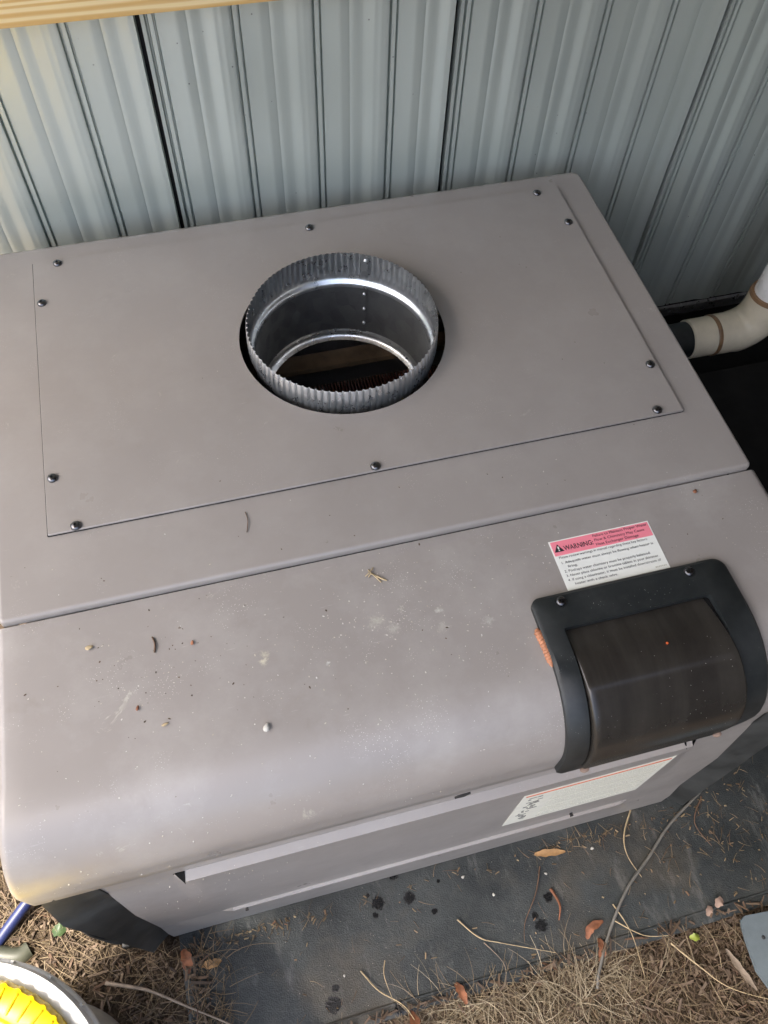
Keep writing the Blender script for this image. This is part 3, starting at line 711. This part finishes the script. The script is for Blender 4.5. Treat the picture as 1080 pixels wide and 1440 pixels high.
strand('black_cable', [(-.56, -.30, -.30), (-.530, -.45, -.36), (-.512, -.520, -.43), (-.505, -.548, -.50), (-.490, -.560, -.545), (-.470, -.566, -.575), (-.452, -.540, -.590)], .0036, 'black_cable', 'thin black cable hanging by the left heater corner', 'cable')
strand('grey_cable', [(.520, -.540, -.602), (.486, -.569, -.600), (.400, -.612, -.601), (.345, -.650, -.600), (.293, -.684, -.5995), (.245, -.730, -.600), (.206, -.778, -.598), (.195, -.80, -.603)], .0023, 'cable', 'thin grey cable trailing across the rubber mat', 'cable')
strand('pale_root', [(-.505, -.612, -.600), (-.470, -.626, -.594), (-.440, -.640, -.596), (-.395, -.670, -.595), (-.342, -.705, -.597), (-.28, -.75, -.600)], .0030, 'twig', 'pale grey root on the dirt near the bucket', 'root', 8, True)
# slate sheet at the lower right
pts = [(.437, -.778), (.440, -.770), (.448, -.766), (.52, -.772), (.66, -.80), (.66, -1.0), (.46, -1.0), (.444, -.935), (.441, -.890), (.437, -.862), (.430, -.838), (.432, -.815), (.434, -.795)]
mb = MB().poly([(x, y, -.584) for x, y in pts]); mb.grid([[(x, y, -.584) for x, y in pts], [(x, y, -.590) for x, y in pts]], True)
sh = obj('plastic_sheet', mb, 'slate', None, 30, (.55, -.88, -.6), label='slate grey plastic sheet at the lower right corner', cat='sheet')
mb = MB().lathe([(.0030, -.5838), (.0022, -.5828), (.0006, -.5828)], .4615, -.800, 14); obj('nail_hole', mb, 'black_cable', sh, 30)

# ------------------------------------------------------------------ litter (nobody could count it)
rnd = random.Random(5)
def blade(mb, x, y, z, L, rad, ang, lift, curl, n=3, seg=5):
    d = Vector((math.cos(ang), math.sin(ang), 0)); sd_ = Vector((-d.y, d.x, 0)); pts = []
    for i in range(seg + 1):
        t_ = i / seg; pts.append(Vector((x, y, z)) + d * L * t_ * (1 - .3 * lift * t_) + sd_ * curl * L * t_ * t_ + Vector((0, 0, lift * L * (t_ - .75 * t_ * t_) + .0008)))
    mb.tube(pts, [rad * (1 - .6 * i / seg) for i in range(seg + 1)], n, False)
def flake(mb, x, y, z, L, W, T, ang, tilt):
    m_ = Matrix.Rotation(ang, 3, 'Z') @ Matrix.Rotation(tilt, 3, 'Y') @ Matrix.Rotation(rnd.uniform(-.4, .4), 3, 'X'); b_ = len(mb.v)
    for sz in (-1, 1):
        for px_, py_ in ((-1, -.6), (1, -1), (.8, .7), (-.7, 1)):
            v_ = m_ @ Vector((px_ * L / 2 * rnd.uniform(.8, 1.1), py_ * W / 2 * rnd.uniform(.8, 1.1), sz * T / 2)); mb.v.append((x + v_.x, y + v_.y, z + v_.z))
    mb.f += [tuple(b_ + i for i in q) for q in ((3, 2, 1, 0), (4, 5, 6, 7), (0, 1, 5, 4), (1, 2, 6, 5), (2, 3, 7, 6), (3, 0, 4, 7))]
def surf(x, y): return max(gz(x, y), MT + .001 if (-.39 < x < .80 and -.755 < y < .3) else -9)
chips, straw, thatch, matbits, tufts = MB(), MB(), MB(), MB(), MB()
def free(x, y): return not (-.475 < x < .46 and y > -.585) and math.hypot(x - BX, y - BY) > .15
for i in range(7500):        # mulch in front of the mat and at the left
    if rnd.random() < .66: x, y = rnd.uniform(-.30, .70), -.752 - abs(rnd.gauss(0, .11))
    else: x, y = rnd.uniform(-.80, -.36), rnd.uniform(-.80, -.30)
    if not free(x, y): continue
    flake(chips, x, y, surf(x, y) + rnd.uniform(.001, .009), rnd.uniform(.008, .038) * rnd.uniform(.5, 1), rnd.uniform(.0012, .005), rnd.uniform(.0006, .002), rnd.uniform(0, 6.3), rnd.uniform(-.5, .5))
for i in range(1500):
    q = rnd.random()
    if q < .40: x, y = rnd.gauss(.10, .11), -.775 - abs(rnd.gauss(0, .05))
    elif q < .75: x, y = rnd.uniform(-.25, .62), -.765 - abs(rnd.gauss(0, .10))
    else: x, y = rnd.uniform(-.80, -.38), rnd.uniform(-.85, -.35)
    if not free(x, y): continue
    blade(straw, x, y, surf(x, y) + rnd.uniform(0, .008), rnd.uniform(.02, .075), rnd.uniform(.0004, .0009), rnd.uniform(0, 6.3), rnd.uniform(0, .5) ** 1.5, rnd.uniform(-.5, .5))
for cx, cy, cn in ((-.10, -.79, 40), (-.05, -.775, 50), (-.01, -.78, 50), (.06, -.80, 40), (.13, -.79, 70), (.17, -.80, 80), (.20, -.785, 60), (.22, -.83, 40), (.10, -.84, 50), (-.08, -.83, 60), (.02, -.85, 60)):
    for i in range(int(cn * 1.3)):
        x, y = rnd.gauss(cx, .020), rnd.gauss(cy, .012)
        blade(tufts, x, y, gz(x, y) + .003, rnd.uniform(.03, .085), rnd.uniform(.0003, .0008), rnd.uniform(0, 6.3), rnd.uniform(.1, .7), rnd.uniform(-.9, .9), 3, 7)
for i in range(5200):
    if rnd.random() < .6: x, y = rnd.uniform(-.80, -.33), rnd.uniform(-.85, -.30)
    else: x, y = rnd.uniform(-.30, .7), -.757 - abs(rnd.gauss(0, .12))
    if not free(x, y): continue
    blade(thatch, x, y, surf(x, y) + rnd.uniform(0, .006), rnd.uniform(.02, .07), rnd.uniform(.0004, .0009), rnd.uniform(0, 6.3), rnd.uniform(0, .35), rnd.uniform(-.6, .6))
for i in range(520):         # bits strewn over the mat, thicker along the heater and at the right
    q = rnd.random()
    if q < .40: x, y = rnd.choice((rnd.uniform(-.38, .44), rnd.gauss(.25, .05), rnd.gauss(-.27, .05))), -.592 - abs(rnd.gauss(0, .010))
    elif q < .90: x, y = rnd.gauss(.47, .09), rnd.gauss(-.625, .05)
    else: x, y = rnd.uniform(-.38, .6), rnd.uniform(-.745, -.6)
    if not free(x, y) or y < -.75: continue
    if rnd.random() < .5: flake(matbits, x, y, surf(x, y) + .0012, rnd.uniform(.002, .010), rnd.uniform(.001, .003), .0007, rnd.uniform(0, 6.3), rnd.uniform(-.2, .2))
    else: blade(matbits, x, y, surf(x, y) + .0008, rnd.uniform(.006, .026), rnd.uniform(.0003, .0006), rnd.uniform(0, 6.3), rnd.uniform(0, .12), rnd.uniform(-.4, .4))
obj('mulch', chips, 'chips', None, 0, label='loose brown wood chip mulch around the mat', cat='mulch', kind='stuff')
obj('dry_grass', straw, 'straw', None, 60, label='pale dry grass heaped along the front mat edge', cat='grass', kind='stuff')
obj('straw_tuft', tufts, 'pale_straw', None, 60, label='pale tangled straw tufts spilling over the front mat edge', cat='straw', kind='stuff')
obj('thatch', thatch, 'thatch', None, 60, label='dark matted dead grass on the dirt', cat='grass', kind='stuff')
obj('mat_litter', matbits, 'chips_pale', None, 0, label='scraps of straw and chips scattered over the mat', cat='litter', kind='stuff')
pale, dark = MB(), MB()
def crumb(mb, p, r):
    bm = bmesh.new(); bmesh.ops.create_icosphere(bm, subdivisions=1, radius=r); b_ = len(mb.v); bm.verts.index_update()
    sc_ = (rnd.uniform(.7, 1.9), rnd.uniform(.6, 1.1), rnd.uniform(.25, .5)); m_ = Matrix.Rotation(rnd.uniform(0, 6), 3, 'Z')
    for v in bm.verts:
        q = m_ @ Vector((v.co.x * sc_[0], v.co.y * sc_[1], v.co.z * sc_[2])); mb.v.append((p[0] + q.x, p[1] + q.y, p[2] + q.z))
    mb.f += [tuple(b_ + v.index for v in f.verts) for f in bm.faces]; bm.free()
for i in range(760):
    cl = rnd.random()
    if cl < .45: x, s_ = rnd.gauss(.0, .12), rnd.gauss(.10, .05)
    else: x, s_ = rnd.uniform(-.43, .42), rnd.uniform(.005, .33)
    if not (.004 < s_ < .33 and -.43 < x < .43) or (x > .10 and s_ > .095): continue
    crumb(pale, on(x, s_, .0001), rnd.choice((.0003, .0004, .0005, .0005, .0006, .0008)))
for i in range(90):
    x, s_ = (rnd.uniform(-.42, .42), rnd.uniform(.005, .20)) if i % 2 else (rnd.gauss(-.27, .07), rnd.gauss(.1, .04))
    if not .004 < s_ < .3: continue
    if x > .10 and s_ > .095: continue
    crumb(dark, on(x, s_, .0002), rnd.choice((.0004, .0005, .0007, .0010)))
for i in range(26): crumb(dark if i % 2 else pale, (rnd.uniform(-.42, .42), rnd.uniform(-.305, -.225), .0002), .0007)
for i in range(14): crumb(dark if i % 3 else pale, (rnd.choice((-1, 1)) * rnd.uniform(.16, .36), rnd.uniform(-.2, .2), .0046), .0006) 
for i in range(90):
    x, z = (rnd.gauss(-.30, .05), rnd.gauss(-.25, .08)) if i % 3 else (rnd.uniform(-.39, .39), rnd.uniform(-.50, -.15))
    if not (-.39 < x < .39 and -.5 < z < -.14): continue
    if x > .09 and -.44 < z < -.23: continue
    crumb(pale, (x, face_y(x, z) - .0002, z), rnd.choice((.0003, .0004, .0005)))
obj('pale_crumbs', pale, 'crumb_pale', None, 0, label='pale grit flecks lying on the heater front cover', cat='grit', kind='stuff')
obj('dark_crumbs', dark, 'crumb_dark', None, 0, label='dark specks of dirt on the heater front cover', cat='dirt', kind='stuff')

# ------------------------------------------------------------------ single bits one can point to
ZT = ZP + .0008
strand('twig', [(-.2885, -.3635, ZT), (-.2865, -.372, ZT + .001), (-.288, -.381, ZT)], .0010, 'dark_twig', 'short brown twig on the heater front cover', 'twig', 6)
strand('twig', [(-.1690, -.2400, .0008), (-.1680, -.252, .0016), (-.1715, -.2665, .0008)], .0005, 'dark_twig', 'hair-thin brown stem lying on the heater top sheet', 'twig', 6)
strand('straw_sprig', [(-.0500, -.340, ZT), (-.0465, -.3475, ZT + .0015), (-.0335, -.3575, ZT)], .0009, 'tan_twig', 'small forked straw sprig on the heater front cover', 'straw', 6)
sp = bpy.data.objects['straw_sprig']
for pts in ([(-.055, -.3470, ZT), (-.050, -.3445, ZT + .002), (-.0440, -.3390, ZT + .001)], [(-.0520, -.349, ZT), (-.0475, -.347, ZT + .002), (-.040, -.358, ZT)]):
    obj('side_stem', MB().tube(smooth_path(pts), .0007, 6), 'tan_twig', sp, 60)
def seedo(name, c, L, W, ang, mat, label, cat, z=None):
    bm = bmesh.new(); bmesh.ops.create_icosphere(bm, subdivisions=2, radius=1); mb = MB().addbm(bm); m_ = Matrix.Rotation(ang, 3, 'Z'); vv = []
    for v in mb.v:
        q = m_ @ Vector((v[0] * L / 2 * (1 + .1 * v[1]), v[1] * W / 2 * (1 - .35 * v[0]), v[2] * W * .35)); vv.append((c[0] + q.x, c[1] + q.y, (ZT + .001 if z is None else z) + q.z))
    mb.v = vv; return obj(name, mb, mat, None, 60, (c[0], c[1], ZT if z is None else z), label=label, cat=cat)
seedo('seed', (-.2489, -.3798), .0055, .0032, 1.3, 'orange_catkin', 'small orange seed on the heater front cover', 'seed')
seedo('seed', (-.3107, -.4363), .0060, .0030, 1.2, 'rust_leaf', 'small dark red seed on the heater front cover', 'seed')
seedo('pebble', (-.1898, -.4864), .0095, .0062, 1.1, 'stone', 'oval white pebble on the heater front cover', 'pebble')
seedo('leaf_scrap', (.3519, -.3299), .0060, .0045, .7, 'rust_leaf', 'brown leaf scrap near the right end of the front cover', 'leaf')
seedo('leaf_scrap', (-.2861, -.4595), .0075, .0028, .2, 'tan_twig', 'tan leaf scrap on the left of the front cover', 'leaf')
seedo('leaf_scrap', (-.3523, -.3601), .0085, .0048, .1, 'tan_twig', 'straw coloured crumb near the left front seam', 'leaf')
# ribbed orange catkin leaning on the bezel
mb = MB(); rows = []
c0, c1 = Vector(on(.1060, s_of_y(-.4520), .0030)), Vector(on(.1085, s_of_y(-.4935), .0030)); kk = 60
for i in range(kk + 1):
    f = i / kk; c = c0.lerp(c1, f); c.x += .0012 * math.sin(f * 3.1); rr = .0042 * min(1, (f + .03) * 8) ** .6 * min(1, (1.02 - f) * 5) ** .7 * (1 + (.10 if (i % 5) < 2 else -.06))
    rows.append([(c.x + rr * math.cos(a), c.y + .0010 * math.cos(a), c.z + .0002 + rr * .75 * math.sin(a)) for a in [2 * math.pi * j / 14 for j in range(14)]])
mb.grid(rows, True); obj('catkin', mb, 'orange_catkin', None, 35, c0.lerp(c1, .5), label='ribbed orange catkin leaning on the black display frame', cat='catkin')
# leaves and stems on the mat
def leafo(name, pts, wid, mat, label, cat='leaf', curl=.2, group=None):
    pp = smooth_path(pts, 6); rows = []
    for i, p in enumerate(pp):
        t_ = (pp[min(i + 1, len(pp) - 1)] - pp[max(i - 1, 0)]).normalized(); sd_ = Vector((-t_.y, t_.x, 0)).normalized(); f = i / (len(pp) - 1); w_ = wid * math.sin(math.pi * (.04 + .92 * f)) ** .8 * (1 + .15 * math.sin(i * 1.7))
        rows.append([p + sd_ * w_ * u + Vector((0, 0, curl * w_ * abs(u) ** 1.6)) for u in (-1, -.5, 0, .5, 1)])
    mb = MB().grid(rows); mb.grid([[q - Vector((0, 0, .0006)) for q in reversed(r)] for r in rows])
    return obj(name, mb, mat, None, 60, pp[len(pp) // 2], label=label, cat=cat, group=group)
leafo('dry_leaf', [(.168, -.601, -.6035), (.19, -.604, -.602), (.218, -.609, -.6035)], .0055, 'tan_leaf', 'long tan orange leaf lying on the mat below the label')
leafo('dry_leaf', [(.205, -.735, -.603), (.215, -.722, -.598), (.238, -.718, -.602)], .006, 'rust_leaf', 'curled rust leaf beside the grey cable on the mat')
leafo('dry_leaf', [(.222, -.738, -.604), (.222, -.752, -.598), (.212, -.768, -.602)], .006, 'rust_leaf', 'folded rust leaf under the grey cable at the mat edge')
leafo('dry_leaf', [(-.392, -.596, -.604), (-.386, -.612, -.596), (-.388, -.630, -.603)], .008, 'rust_leaf', 'upright rust leaf by the left corner post')
leafo('dry_leaf', [(-.372, -.622, -.604), (-.352, -.626, -.601), (-.338, -.624, -.6045)], .006, 'tan_leaf', 'flat tan leaf beside the left corner post')
leafo('dry_leaf', [(-.082, -.757, -.602), (-.080, -.775, -.585), (-.086, -.79, -.575)], .007, 'rust_leaf', 'dark red leaf sticking up at the front mat edge')
leafo('dry_leaf', [(-.008, -.740, -.602), (-.004, -.752, -.592), (-.001, -.770, -.590)], .006, 'rust_leaf', 'curled rust leaf in the dry grass heap')
leafo('dry_petal', [(.398, -.752, -.600), (.404, -.745, -.598), (.410, -.741, -.600)], .005, 'pale_petal', 'pale pink dry petal at the mat edge by the slate sheet', 'petal')
leafo('dry_petal', [(.417, -.744, -.600), (.425, -.738, -.597), (.432, -.738, -.600)], .0065, 'pale_petal', 'larger pale pink dry petal touching the slate sheet', 'petal')
leafo('green_leaf', [(-.575, -.520, -.598), (-.566, -.525, -.594), (-.556, -.527, -.597)], .009, 'green', 'small green clover leaf by the left corner post')
leafo('lime_leaf', [(.358, -.772, -.600), (.366, -.774, -.596), (.372, -.772, -.599)], .0055, 'lime', 'bright lime green leaf in the mulch')
leafo('mulch_flake', [(.405, -.80, -.600), (.412, -.83, -.595), (.424, -.862, -.597)],   .005, 'twig', 'long pale bark flake beside the slate sheet', 'bark')
stems = [([(.020, -.660, -.602), (.045, -.692, -.600), (.075, -.707, -.602), (.150, -.740, -.598)], 'tan_twig', 'straight tan stem lying across the middle of the mat', .0013),
         ([(-.140, -.690, -.601), (-.120, -.722, -.596), (-.088, -.752, -.590), (-.070, -.800, -.592)], 'tan_twig', 'forked tan stem leaning over the mat edge', .0014),
         ([(-.102, -.686, -.600), (-.108, -.705, -.596), (-.104, -.735, -.594)], 'tan_twig', 'short tan side stem beside the forked stem', .0010),
         ([(.345, -.576, -.600), (.318, -.610, -.598), (.312, -.640, -.600), (.322, -.675, -.602)], 'tan_twig', 'bent tan stem below the right corner post', .0016),
         ([(.170, -.620, -.602), (.150, -.655, -.600), (.120, -.690, -.602), (.110, -.716, -.602)], 'dark_twig', 'curved brown twig on the mat left of the cable', .0013),
         ([(.262, -.700, -.602), (.272, -.745, -.596), (.266, -.80, -.590)], 'tan_twig', 'upright tan stem crossing the right mat edge', .0011),
         ([(.255, -.722, -.601), (.29, -.752, -.598), (.33, -.762, -.600)], 'tan_twig', 'thin tan stem beside the right mat edge', .0010),
         ([(.325, -.772, -.596), (.350, -.810, -.588), (.385, -.850, -.586), (.46, -.89, -.583)], 'tan_twig', 'long tan stalk running under the slate sheet', .0014),
         ([(.05, -.70, -.602), (.07, -.735, -.600), (.062, -.765, -.598)], 'twig', 'thin grey stem at the front middle of the mat', .0008),
         ([(.47, -.585, -.602), (.44, -.62, -.600), (.452, -.66, -.602)], 'dark_twig', 'brown twig on the mat at the far right', .0016),
         ([(.175, -.655, -.602), (.180, -.68, -.598), (.172, -.70, -.602)], 'rust_leaf', 'short red brown stalk on the mat', .0030)]
for pts, mt_, lb, r_ in stems: strand('straw_twig', pts, r_, mt_, lb, 'stem', 6, True)
for i, (x, y, r_, lb) in enumerate(((.047, -.604, .0042, 'round white pebble on the mat below the ledge'), (.086, -.640, .0040, 'oval white pebble near the middle of the mat'), (.176, -.632, .0035, 'small white pebble by the orange leaf'), (.262, -.615, .0045, 'grey white pebble by the cable'), (-.165, -.690, .0030, 'tiny pale pebble at the mat front left'))):
    seedo('pebble', (x, y), r_ * 1.4, r_ * 1.0, .5 + i, 'stone', lb, 'pebble', MT + .002)
